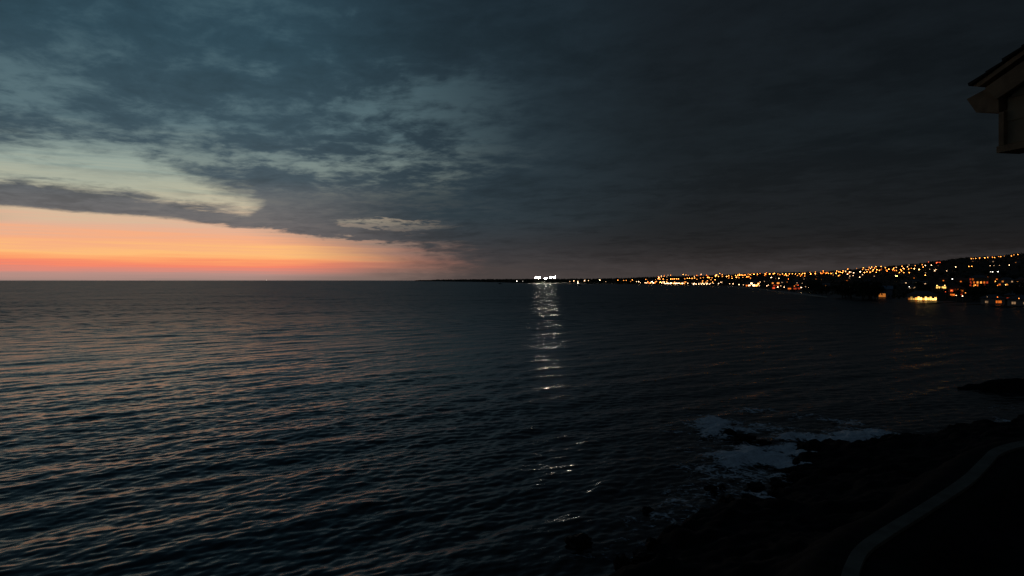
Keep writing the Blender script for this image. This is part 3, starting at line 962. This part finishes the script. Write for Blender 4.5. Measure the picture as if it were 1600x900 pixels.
# houses ----------------------------------------------------------------------------
def house(name, px, py, w, d, storeys, wall, roof, label, cat='house', group=None, lit=(), hip=True, rz=None, sh=3.0, porch=None):
    """base of the front wall shows at (px, py); lit = (x fraction, storey, width, height, colour, strength)"""
    x, y, z, _ = stand(px, py, 0.0)
    rz = math.atan2(x, -y) + math.pi + rnd.uniform(-0.25, 0.25) if rz is None else rz
    rz = -math.atan2(x, y) + (rnd.uniform(-0.2, 0.2) if rz is None else 0)
    e = empty(name, (x, y, z), rz)
    tag(e, label, cat, group)
    hh = storeys * sh
    MB().box(-w / 2, w / 2, 0, d, -3.0, hh).build('wall', M[wall], parent=e)
    o = 0.5; rr = 0.28 * d
    v = [(-w / 2 - o, -o, hh + .01), (w / 2 + o, -o, hh + .01), (w / 2 + o, d + o, hh + .01), (-w / 2 - o, d + o, hh + .01)]
    v += [(a, b, c + 0.22) for a, b, c in v]
    if hip:
        i = min(d / 2, w / 2 - 0.6)
        v += [(-w / 2 + i, d / 2, hh + rr), (w / 2 - i, d / 2, hh + rr)]
    else:
        v += [(-w / 2 - o, d / 2, hh + rr), (w / 2 + o, d / 2, hh + rr)]
    f = [(3, 2, 1, 0), (0, 1, 5, 4), (1, 2, 6, 5), (2, 3, 7, 6), (3, 0, 4, 7), (4, 5, 9, 8), (5, 6, 9), (6, 7, 8, 9), (7, 4, 8)]
    MB().raw(v, f).build('roof', M[roof], parent=e)
    for (fx, st, ww, wh, colr, strn) in lit:
        cx = -w / 2 + fx * w; cz = st * sh + 0.5 + wh / 2 + 0.3
        fr = MB()
        for a, b_, c, d_ in ((-ww / 2 - .12, -ww / 2, -wh / 2 - .12, wh / 2 + .12), (ww / 2, ww / 2 + .12, -wh / 2 - .12, wh / 2 + .12), (-ww / 2, ww / 2, wh / 2, wh / 2 + .12), (-ww / 2, ww / 2, -wh / 2 - .12, -wh / 2),
                             (-.05, .05, -wh / 2, wh / 2)):
            fr.box(cx + a, cx + b_, -0.10, -0.003, cz + c, cz + d_)
        wn = fr.build('window', M['frame'], parent=e)
        MB().box(cx - ww / 2, cx + ww / 2, -0.05, -0.006, cz - wh / 2, cz + wh / 2).build('pane', glowmat(colr, strn * 0.8), parent=wn)
    if porch:
        pw, pd = porch
        pr = MB().box(-pw / 2, pw / 2, -pd, -0.01, hh * 0.62, hh * 0.62 + 0.15).build('porch_roof', M[roof], parent=e)
        for s in (-1, 1):
            MB().box(s * (pw / 2 - .2) - .08, s * (pw / 2 - .2) + .08, -pd + .1, -pd + .26, -1, hh * 0.62 - .004).build('post', M['frame'], parent=e)
    return e


house('house', 1383, 466, 9.0, 9.0, 2, 'wall3', 'roof_blue', 'pale waterfront house with a blue-grey roof and one large lit opening', lit=[(0.30, 0, 4.2, 2.4, 'amber', 0.55), (0.33, 0, 1.0, 1.0, 'yellow', 2.0)][:1], hip=False)
rl = random.Random(3)
house('restaurant', 1441, 471, 15, 9, 1, 'wall', 'roof', 'long low waterfront building with a brightly lit yellow open front', 'restaurant', sh=3.6,
      lit=[(0.06 + 0.88 * i / 11, 0, 0.95, rl.uniform(1.0, 1.9), rl.choice(['yellow', 'yellow', 'amber']), rl.uniform(0.5, 1.2) if i < 3 else rl.uniform(2.5, 9)) for i in range(12)], porch=(14, 2.0))
house('house', 1470, 452, 11, 8, 1, 'wall2', 'roof', 'ochre building with wide yellow lit windows above the restaurant', lit=[(0.3, 0, 3.4, 1.8, 'yellow', 2.2), (0.74, 0, 3.6, 1.8, 'yellow', 2.6)])
house('house', 1495, 464, 10, 8, 2, 'wall2', 'roof_red', 'two storey building glowing orange red beside the brightest waterfront lamp', sh=2.8,
      lit=[(0.2, 1, 1.6, 1.4, 'red', 1.2), (0.5, 1, 2.2, 1.9, 'orange', .5), (0.8, 1, 1.4, 1.5, 'orange', .9), (0.25, 0, 2.6, 1.2, 'orange', 1.4), (0.78, 0, 1.0, 2.0, 'red', 1.2)])
house('hotel', 1529, 449, 17, 10, 3, 'wall2', 'roof', 'three storey hotel with rows of tall orange lit windows', 'hotel', sh=3.1,
      lit=[(f, s, 1.3, 1.9, c, q) for f, s, c, q in [(.10, 2, 'red', .4), (.22, 2, 'orange', .5), (.12, 1, 'red', .8), (.28, 1, 'orange', 1.0), (.45, 1, 'amber', 2.0), (.62, 1, 'amber', 2.6), (.78, 1, 'orange', 1.2), (.92, 1, 'red', .7),
                                                     (.10, 0, 'red', .9), (.28, 0, 'amber', 2.4), (.45, 0, 'orange', 1.8), (.62, 0, 'orange', 1.6), (.80, 0, 'red', 1.0)]])
house('house', 1572, 447, 14, 9, 2, 'wall', 'roof', 'wide pale two storey building with round yellow lamp before it', lit=[(.12, 0, 1.6, 1.4, 'orange', 1.2), (.3, 1, 1.4, 1.4, 'amber', .9), (.55, 0, 2.2, 1.4, 'amber', 1.2), (.85, 1, 1.2, 1.2, 'white', .8)])
house('house', 1598, 449, 12, 9, 2, 'wall', 'roof_red', 'red roofed building with bright amber upper windows at the edge of the quarter', lit=[(.2, 1, 3.2, 1.6, 'amber', 2.6), (.3, 0, 2.2, 1.4, 'amber', 2.2), (.7, 0, 2.4, 1.6, 'amber', 2.0)])
house('house', 1551, 476, 10, 7, 1, 'wall', 'roof', 'low shore house with dim windows and one orange lamp', lit=[(.25, 0, 1.2, 1.0, 'white', .35), (.75, 0, 2.4, 1.2, 'orange', .9)])
house('house', 1584, 470, 9, 7, 1, 'wall2', 'roof', 'low shore house with a long dull red window strip', lit=[(.3, 0, 3.0, 1.0, 'red', .5), (.75, 0, 2.0, 1.0, 'amber', 1.4)])
house('house', 1594, 478, 10, 7, 1, 'wall', 'roof', 'low white shore house with two dim windows by the water', lit=[(.25, 0, 1.6, 1.1, 'white', .35), (.7, 0, 1.6, 1.0, 'white', .25)])
house('house', 1425, 452, 9, 7, 1, 'wall', 'roof', 'small dark house with two faint windows behind the restaurant', lit=[(.3, 0, 1.4, 1.1, 'white', .3), (.7, 0, 1.4, 1.1, 'white', .3)])
house('house', 1212, 452, 12, 9, 3, 'wall2', 'roof', 'tall red lit building on the far beach', sh=3.2, lit=[(.2, 2, 2.0, 1.6, 'amber', 1.6), (.75, 2, 3.0, 1.6, 'amber', 2.2), (.35, 1, 2.4, 1.8, 'red', .5), (.7, 1, 2.4, 1.8, 'red', .5), (.3, 0, 3.0, 1.8, 'red', 1.4)])
house('house', 1240, 453, 16, 9, 1, 'wall2', 'roof_red', 'long low building glowing dull red behind the beach', lit=[(.2, 0, 3.6, 1.6, 'orange', 1.2), (.6, 0, 3.2, 1.8, 'red', .5), (.88, 0, 2.4, 2.0, 'red', .5)])
house('hotel', 1176, 448, 24, 12, 2, 'wall', 'roof', 'broad beach hotel with a blaze of white and amber windows', 'hotel', sh=3.6,
      lit=[(.1, 0, 2.6, 2.2, 'orange', 2.0), (.28, 0, 3.0, 2.4, 'white', 6.0), (.42, 1, 3.0, 2.4, 'white', 8.0), (.58, 0, 4.0, 2.6, 'white', 9.0), (.78, 0, 4.0, 2.6, 'amber', 9.0), (.9, 1, 2.6, 2.2, 'amber', 4.0)])
house('hotel', 1022, 443, 60, 14, 2, 'wall', 'roof', 'long low hotel with a continuous band of white lit windows by the water', 'hotel', sh=4.0,
      lit=[(f / 14 + .04, f % 3 // 2, rl.uniform(1.2, 2.8), rl.uniform(1.2, 2.2), rl.choice(['white', 'amber', 'orange']), rl.uniform(4, 26)) for f in range(14)])
house('warehouse', 1054, 444, 56, 16, 1, 'wall', 'roof', 'long waterfront warehouse lit white along its whole front', 'warehouse', sh=6.0,
      lit=[(f / 12 + .05, 0, rl.uniform(1.2, 2.8), rl.uniform(1.4, 2.4), rl.choice(['white', 'white', 'amber']), rl.uniform(5, 30)) for f in range(12)])
house('warehouse', 1096, 445, 44, 14, 1, 'wall', 'roof_red', 'red roofed waterfront shed with spaced white lights', 'warehouse', sh=5.0, lit=[(f / 7 + .07, 0, rl.uniform(1.2, 2.2), 1.8, 'white', rl.uniform(4, 18)) for f in range(7)])

GEN = []
hr = random.Random(5)
for i in range(46):
    px = hr.choice([hr.uniform(1180, 1360), hr.uniform(1390, 1598), hr.uniform(1050, 1400)])
    f = hr.uniform(0.30, 0.93)
    GEN.append((px, float(Y0(px) + (Y1(px) - Y0(px)) * f)))
KIND = [('wall', 'roof', 'white', 'small pale hillside house with one white lit window', 'pale hillside houses with a white window'),
        ('wall2', 'roof_red', 'orange', 'small ochre hillside house with red roof and orange window', 'red roofed hillside houses'),
        ('wall3', 'roof', 'amber', 'small grey hillside house with a dim amber window', 'grey hillside houses')]
for i, (px, py) in enumerate(GEN):
    wl, rf, c, lab, grp = KIND[i % 3]
    lab = ('two storey ' if i % 4 == 0 else 'low ') + lab.replace('small ', '').replace(' hillside', '') + ' above ' + next(n for lim, n in ((1150, 'the red roofed shed'), (1200, 'the broad beach hotel'), (1262, 'the beach'), (1375, 'the dark grove'), (1460, 'the restaurant'), (9999, 'the orange hotel')) if px < lim)
    house('house', px, py, hr.uniform(8, 13), hr.uniform(7, 9), 1 if i % 4 else 2, wl, rf, lab, 'house', grp,
          lit=[(hr.uniform(.25, .75), 0, 1.5, 1.2, c, {'white': 1.6, 'orange': 1.4, 'amber': .7}[c])], hip=i % 2 == 0)

# floodlight towers on the point -------------------------------------------------------
def floodlight(px, py, head_w, strength, label):
    Yd = 2950.0
    x = (px - 800) / F * Yd; z = H - (py - HOR) / F * Yd
    _, _, gz, _ = stand(px, HOR + (H - 1.0) / Yd * F, 0.0)
    e = empty('floodlight_tower', (x, Yd, 0.0), -math.atan2(x, Yd))
    tag(e, label, 'floodlight', 'floodlight towers on the low point')
    MB().tube((0, 0.4, -2), (0, 0.4, z + 1.4), 0.45, 0.22, 8).build('pole', M['metal'], parent=e)
    fr = MB()
    for zz_ in (-2.6, 0.0, 2.6):
        fr.box(-head_w / 2, head_w / 2, 0.0, 0.18, z + zz_ - 0.08, z + zz_ + 0.08)
    fr.build('head_frame', M['metal'], parent=e)
    n = max(3, int(head_w / 1.3))
    for i in range(n):
        for zz_ in (-1.95, -0.65, 0.65, 1.95):
            cx = -head_w / 2 + (i + .5) * head_w / n
            lp = MB().box(cx - .6, cx + .6, -0.25, -0.02, z + zz_ - .6, z + zz_ + .6).build('lamp_housing', M['metal'], parent=e)
            MB().box(cx - .55, cx + .55, -0.32, -0.255, z + zz_ - .55, z + zz_ + .55).build('lens', glowmat('cool', round(strength * max(0.12, 1.3 - 1.25 * ((cx / head_w * 2) ** 2 + (zz_ / 2.6) ** 2)))), parent=lp)
    return e


FL = 'tall floodlight mast blazing white over the low point'
for px, py, wd, st in [(837.5, 433.6, 6.0, 1250), (842.3, 433.6, 6.0, 1250), (852.5, 434.6, 9.0, 1250), (860.8, 433.2, 6.6, 1250), (866.6, 433.2, 6.6, 1250)]:
    floodlight(px, py, wd, st, FL)

# boats ------------------------------------------------------------------------------
def boat(px, py, L, label, lampspec=None, cabin=True, Yd=None, name='boat'):
    x, y, _ = gp(px, py)
    if Yd: x, y = (px - 800) / F * Yd, Yd
    e = empty(name, (x, y, 0), rnd.uniform(-0.2, 0.2))
    tag(e, label, 'boat')
    b = L * 0.13; h = L * 0.10
    v = []; f = []
    for i in range(9):
        t = i / 8; w = b * math.sin(math.pi * min(1, 0.22 + t * 0.78)) ** 0.7 if i < 8 else 0.02
        zt = h * (1 + 0.5 * t * t)
        xx = -L / 2 + t * L
        v += [(xx, -w, zt), (xx * .94, -w * .55, -h * .6), (xx * .94, w * .55, -h * .6), (xx, w, zt)]
    for i in range(8):
        for q in range(4):
            f.append((4 * i + q, 4 * i + 4 + q, 4 * i + 4 + (q + 1) % 4, 4 * i + (q + 1) % 4))
    f.append((0, 1, 2, 3))
    MB().raw(v, f).build('hull', M['boat'], parent=e)
    if cabin:
        cb = MB().box(-L * .22, L * .08, -b * .6, b * .6, h * .9, h * 2.2).box(-L * .25, L * .11, -b * .68, b * .68, h * 2.2 + .003, h * 2.35).build('cabin', M['boat'], parent=e)
        MB().tube((-L * .05, 0, h * 2.3), (-L * .05, 0, h * 4.2), .12, .06, 6).build('mast', M['metal'], parent=e)
    if lampspec:
        r, s, k_ = lampspec
        MB().ball((-L * .05, 0, h * 4.2 + r), r, 0).build('masthead_lamp', glowmat(k_, s), parent=e)
    return e


boat(781.5, 443.8, 14, 'small unlit boat riding dark on the sea off the low point')
boat(903.5, 446.6, 13, 'small boat with a white masthead light off the lit coast', (0.65, 16, 'cool'))
boat(416, 438.3, 30, 'distant fishing boat with a single white light on the horizon under the afterglow', (1.6, 8, 'cool'), Yd=9500)

# trees and scrub ------------------------------------------------------------------------
def leaf_mesh(seed, n, rx, rz, leaf):
    r = np.random.default_rng(seed)
    cl = r.normal(0, 0.42, (14, 3)); cl[:, 2] *= 0.7
    ctr = cl[r.integers(0, 14, n)] + r.normal(0, 0.24, (n, 3))
    ctr = ctr * np.array([rx, rx, rz])
    v = []; f = []
    for i in range(n):
        a = r.normal(0, 1, 3); a /= np.linalg.norm(a); b_ = np.cross(a, r.normal(0, 1, 3)); b_ /= np.linalg.norm(b_) + 1e-6
        s = leaf * r.uniform(0.6, 1.3)
        c = ctr[i]
        k_ = len(v)
        v += [tuple(c - a * s), tuple(c + b_ * s * .55), tuple(c + a * s), tuple(c - b_ * s * .55)]
        f.append((k_, k_ + 1, k_ + 2, k_ + 3))
    me = bpy.data.meshes.new('crown'); me.from_pydata(v, [], f); me.materials.append(M['leaf']); me.update()
    return me


CROWNS = [leaf_mesh(300 + i, 520, 3.6, 2.7, 0.55) for i in range(5)]


def trunk_mesh(seed):
    r = random.Random(seed); b = MB()
    b.tube((0, 0, -1.2), (0.1, 0, 2.6), 0.28, 0.2, 7)
    for i in range(5):
        a = r.uniform(0, 6.28); b.tube((0.1, 0, 2.2 + .2 * i), (1.9 * math.cos(a), 1.9 * math.sin(a), 4.4 + r.uniform(0, 1.5)), 0.13, 0.05, 5)
    return b.mesh('trunk', M['bark'])


TRUNKS = [trunk_mesh(i) for i in range(3)]


def tree(px, py, s, label, grp, i):
    x, y, z, _ = stand(px, py, 0.0)
    e = empty('tree', (x, y, z), rnd.uniform(0, 6.28)); e.scale = (s, s, s * rnd.uniform(.85, 1.1))
    tag(e, label, 'tree', grp)
    link_mesh('trunk', TRUNKS[i % 3], e)
    link_mesh('crown', CROWNS[i % 5], e, (0, 0, 5.0))


tr = random.Random(9)
for i in range(34):
    px = tr.uniform(1262, 1372); f = tr.uniform(0.02, 0.42)
    py = float(Y0(px) + (Y1(px) - Y0(px)) * f)
    sz = tr.uniform(1.0, 1.7)
    tree(px, py, sz, ('tall' if sz > 1.4 else 'low') + ' dark tree in the headland grove ' + ('by the shore' if f < .15 else 'on the slope') + (' towards the beach buildings' if px < 1315 else ' towards the blue roofed house'), 'trees of the headland grove', i)
for i in range(30):
    px = tr.uniform(1392, 1604); f = tr.uniform(0.12, 0.75)
    py = float(Y0(px) + (Y1(px) - Y0(px)) * f)
    sz = tr.uniform(0.8, 1.4)
    tree(px, py, sz, ('tall' if sz > 1.1 else 'small') + ' dark tree ' + ('behind the restaurant' if px < 1462 else 'around the orange lit buildings' if px < 1550 else 'beside the round yellow lamp') + (' above the roofs' if f > .45 else ' among the houses'), 'trees between the buildings', i + 2)


def scrub():
    r = np.random.default_rng(77)
    n = 5200
    px = r.uniform(690, 1700, n); t = r.uniform(0.06, 1.0, n) ** 0.8
    t[:900] = 1.0
    x, y, z = coast_pt(px, t)
    size = np.clip(0.0011 * y, 1.2, 4.2) * r.uniform(0.6, 1.5, n)
    v = []; f = []
    for i in range(n):
        for q in range(9):
            c = np.array([x[i], y[i], z[i] + size[i] * 0.6]) + r.normal(0, 0.6, 3) * size[i] * np.array([1.2, 1.0, 0.5])
            a = r.normal(0, 1, 3); a /= np.linalg.norm(a); b_ = np.cross(a, r.normal(0, 1, 3)); b_ /= np.linalg.norm(b_) + 1e-6
            s = size[i] * r.uniform(0.35, 0.8); k_ = len(v)
            v += [tuple(c - a * s), tuple(c + b_ * s * .7), tuple(c + a * s), tuple(c - b_ * s * .7)]
            f.append((k_, k_ + 1, k_ + 2, k_ + 3))
    o = mesh_obj('hillside_scrub', v, f, [M['leaf']])
    return tag(o, 'dark scrub and woodland covering the far hillside', 'scrub', kind='stuff')


scrub()

# ------------------------------------------------------------------ neighbouring roofed balcony, upper right
def lanai():
    ang = R(78)
    rd = Vector((math.sin(ang), math.cos(ang), 0)); ld = Vector((math.cos(ang), -math.sin(ang), 0))
    C = Vector(((1562 - 800) / F * 6.5, 6.5, 0))
    e = empty('balcony_house', (C.x, C.y, 3.0), -ang)
    tag(e, 'brown timber house with a gabled balcony roof and boxed eave', 'house')

    def loc(px, py):
        """(lateral, height) on the gable plane"""
        d = Vector(((px - 800) / F, 1.0, (HOR - py) / F))
        s = C.dot(rd) / d.dot(rd)
        p = d * s
        return ((p - C).dot(ld), H + p.z - 3.0)
    ZS = lambda py, px=1562: loc(px, py)[1]

    def prism(name, poly, y0, y1, mat, parent=e):
        n = len(poly)
        v = [(a, y0, b) for a, b in poly] + [(a, y1, b) for a, b in poly]
        f = [tuple(range(n)), tuple(range(2 * n - 1, n - 1, -1))] + [(i, i + n, (i + 1) % n + n, (i + 1) % n) for i in range(n)]
        o = MB().raw(v, f).build(name, M[mat], parent=parent)
        bm = bmesh.new(); bm.from_mesh(o.data); bmesh.ops.recalc_face_normals(bm, faces=bm.faces); bm.to_mesh(o.data); bm.free()
        return o
    zb = ZS(239); zt = ZS(176)
    W_ = 4.6; DEP = 5.0
    a0 = loc(1529, 133); a1 = loc(1598, 84)
    sl = (a1[1] - a0[1]) / (a1[0] - a0[0])
    mid = W_ / 2
    apex = a0[1] + sl * (mid - a0[0])
    th = 0.055
    # gable wall above the beam, in lap boards
    step = 0.20
    z = zb + 0.07; k_ = 0
    wall_top = lambda u: a0[1] - 0.10 + sl * (min(u, W_ - u) - a0[0])
    beam = MB().box(0.012, W_ - 0.012, 0.03, 0.20, zb + 0.04, zt + 0.02).build('beam', M['timber'], parent=e)
    while z < apex - 0.3:
        z2 = z + step
        # width where the board fits under the roof slope
        u0 = max(0.055, (z2 - (a0[1] - 0.10)) / sl + a0[0])
        if u0 < mid - 0.1:
            MB().raw([(u0, 0.022, z), (W_ - u0, 0.022, z), (W_ - u0, 0.030, z2 + 0.01), (u0, 0.030, z2 + 0.01), (u0, 0.05, z), (W_ - u0, 0.05, z), (W_ - u0, 0.05, z2 + .01), (u0, 0.05, z2 + .01)],
                     [(0, 1, 2, 3), (5, 4, 7, 6), (1, 5, 6, 2), (4, 0, 3, 7), (3, 2, 6, 7), (4, 5, 1, 0)]).build('board', M['siding'], parent=e)
        z = z2
    for u in (0.0, W_ - 0.055):
        MB().box(u, u + 0.053, -0.012, 0.06, zb + 0.062, zt).build('corner_board', M['timber'], parent=e)
    MB().box(-0.012, W_ + 0.012, -0.022, 0.22, zb, zb + 0.058).build('sill_trim', M['timber'], parent=e)
    # boxed eaves: the left one is the profile seen against the sky
    prof = [loc(1512, 155), loc(1545, 137.5), (0.0, loc(1562, 128)[1]), (0.0, zt), loc(1527, 176)]
    prism('boxed_eave', prof, -0.012, DEP, 'timber')
    prism('boxed_eave', [(W_ - a, b) for a, b in prof][::-1], -0.012, DEP, 'timber')
    # bargeboards and roof with shingle courses
    for sgn in (0, 1):
        mir = (lambda p: p) if not sgn else (lambda p: (W_ - p[0], p[1]))
        l0 = loc(1546, 138)
        up = (mid, l0[1] + sl * (mid - l0[0]))
        bb = [l0, up, (up[0], up[1] - 0.17), (l0[0] + 0.12, l0[1] - 0.17 + sl * 0.12)]
        prism('bargeboard', [mir(p) for p in bb], -0.05, -0.016, 'timber')
        sheath = [(a0[0], a0[1] - 0.012), (mid, apex - 0.012), (mid, apex - th), (a0[0] + 0.06, a0[1] - th + sl * 0.06)]
        prism('roof_deck', [mir(p) for p in sheath], -0.06, DEP, 'timber')
        L = math.hypot(mid - a0[0], apex - a0[1]); n = 14
        ux, uz = (mid - a0[0]) / L, (apex - a0[1]) / L
        nx, nz = -uz, ux
        for i in range(n):
            s0 = i * L / n - 0.03; s1 = (i + 1) * L / n + 0.02
            P = lambda s, o: (a0[0] + ux * s + nx * o, a0[1] + uz * s + nz * o)
            prism('shingle_course', [mir(P(s0, 0.004)), mir(P(s0, 0.034)), mir(P(s1, 0.012)), mir(P(s1, 0.002))], -0.08 + (i % 2) * 0.012, DEP + 0.05, 'shingle')
    # posts, deck and the storey below stand outside the picture
    for u in (0.42, W_ - 0.42):
        MB().box(u - .08, u + .08, 0.06, 0.20, 7.42, zb - 0.003).build('post', M['timber'], parent=e)
    MB().box(0.36, W_ - 0.36, 0.02, DEP, 7.25, 7.41).build('deck', M['timber'], parent=e)
    MB().box(0.40, W_ - 0.40, 0.10, DEP - 0.1, -1.5, 7.247).build('wall', M['siding'], parent=e)
    MB().box(0.40, W_ - 0.40, DEP - 0.3, DEP - 0.12, 7.415, zt).build('wall', M['siding'], parent=e)
    rail = MB().box(0.50, W_ - 0.50, 0.08, 0.14, 8.36, 8.42)
    for i in range(26):
        u = 0.55 + i * (W_ - 1.1) / 25
        rail.box(u - .02, u + .02, 0.09, 0.13, 7.413, 8.357)
    rail.build('railing', M['timber'], parent=e)
    # ceiling lamp of the balcony: its warm spill shows on the beam's lower edge
    cl = MB().tube((mid, 1.6, zt - 0.05), (mid, 1.6, zt + 0.02), 0.16, 0.16, 12).build('ceiling_lamp', M['metal'], parent=e)
    MB().ball((mid, 1.6, zt - 0.10), 0.09, 0).build('bulb', glowmat('orange', 1.2), parent=cl)
    MB().box(0.1, W_ - .1, 0.21, DEP - .05, zt + 0.03, zt + 0.06).build('ceiling', M['siding'], parent=e)
    return e


lanai()
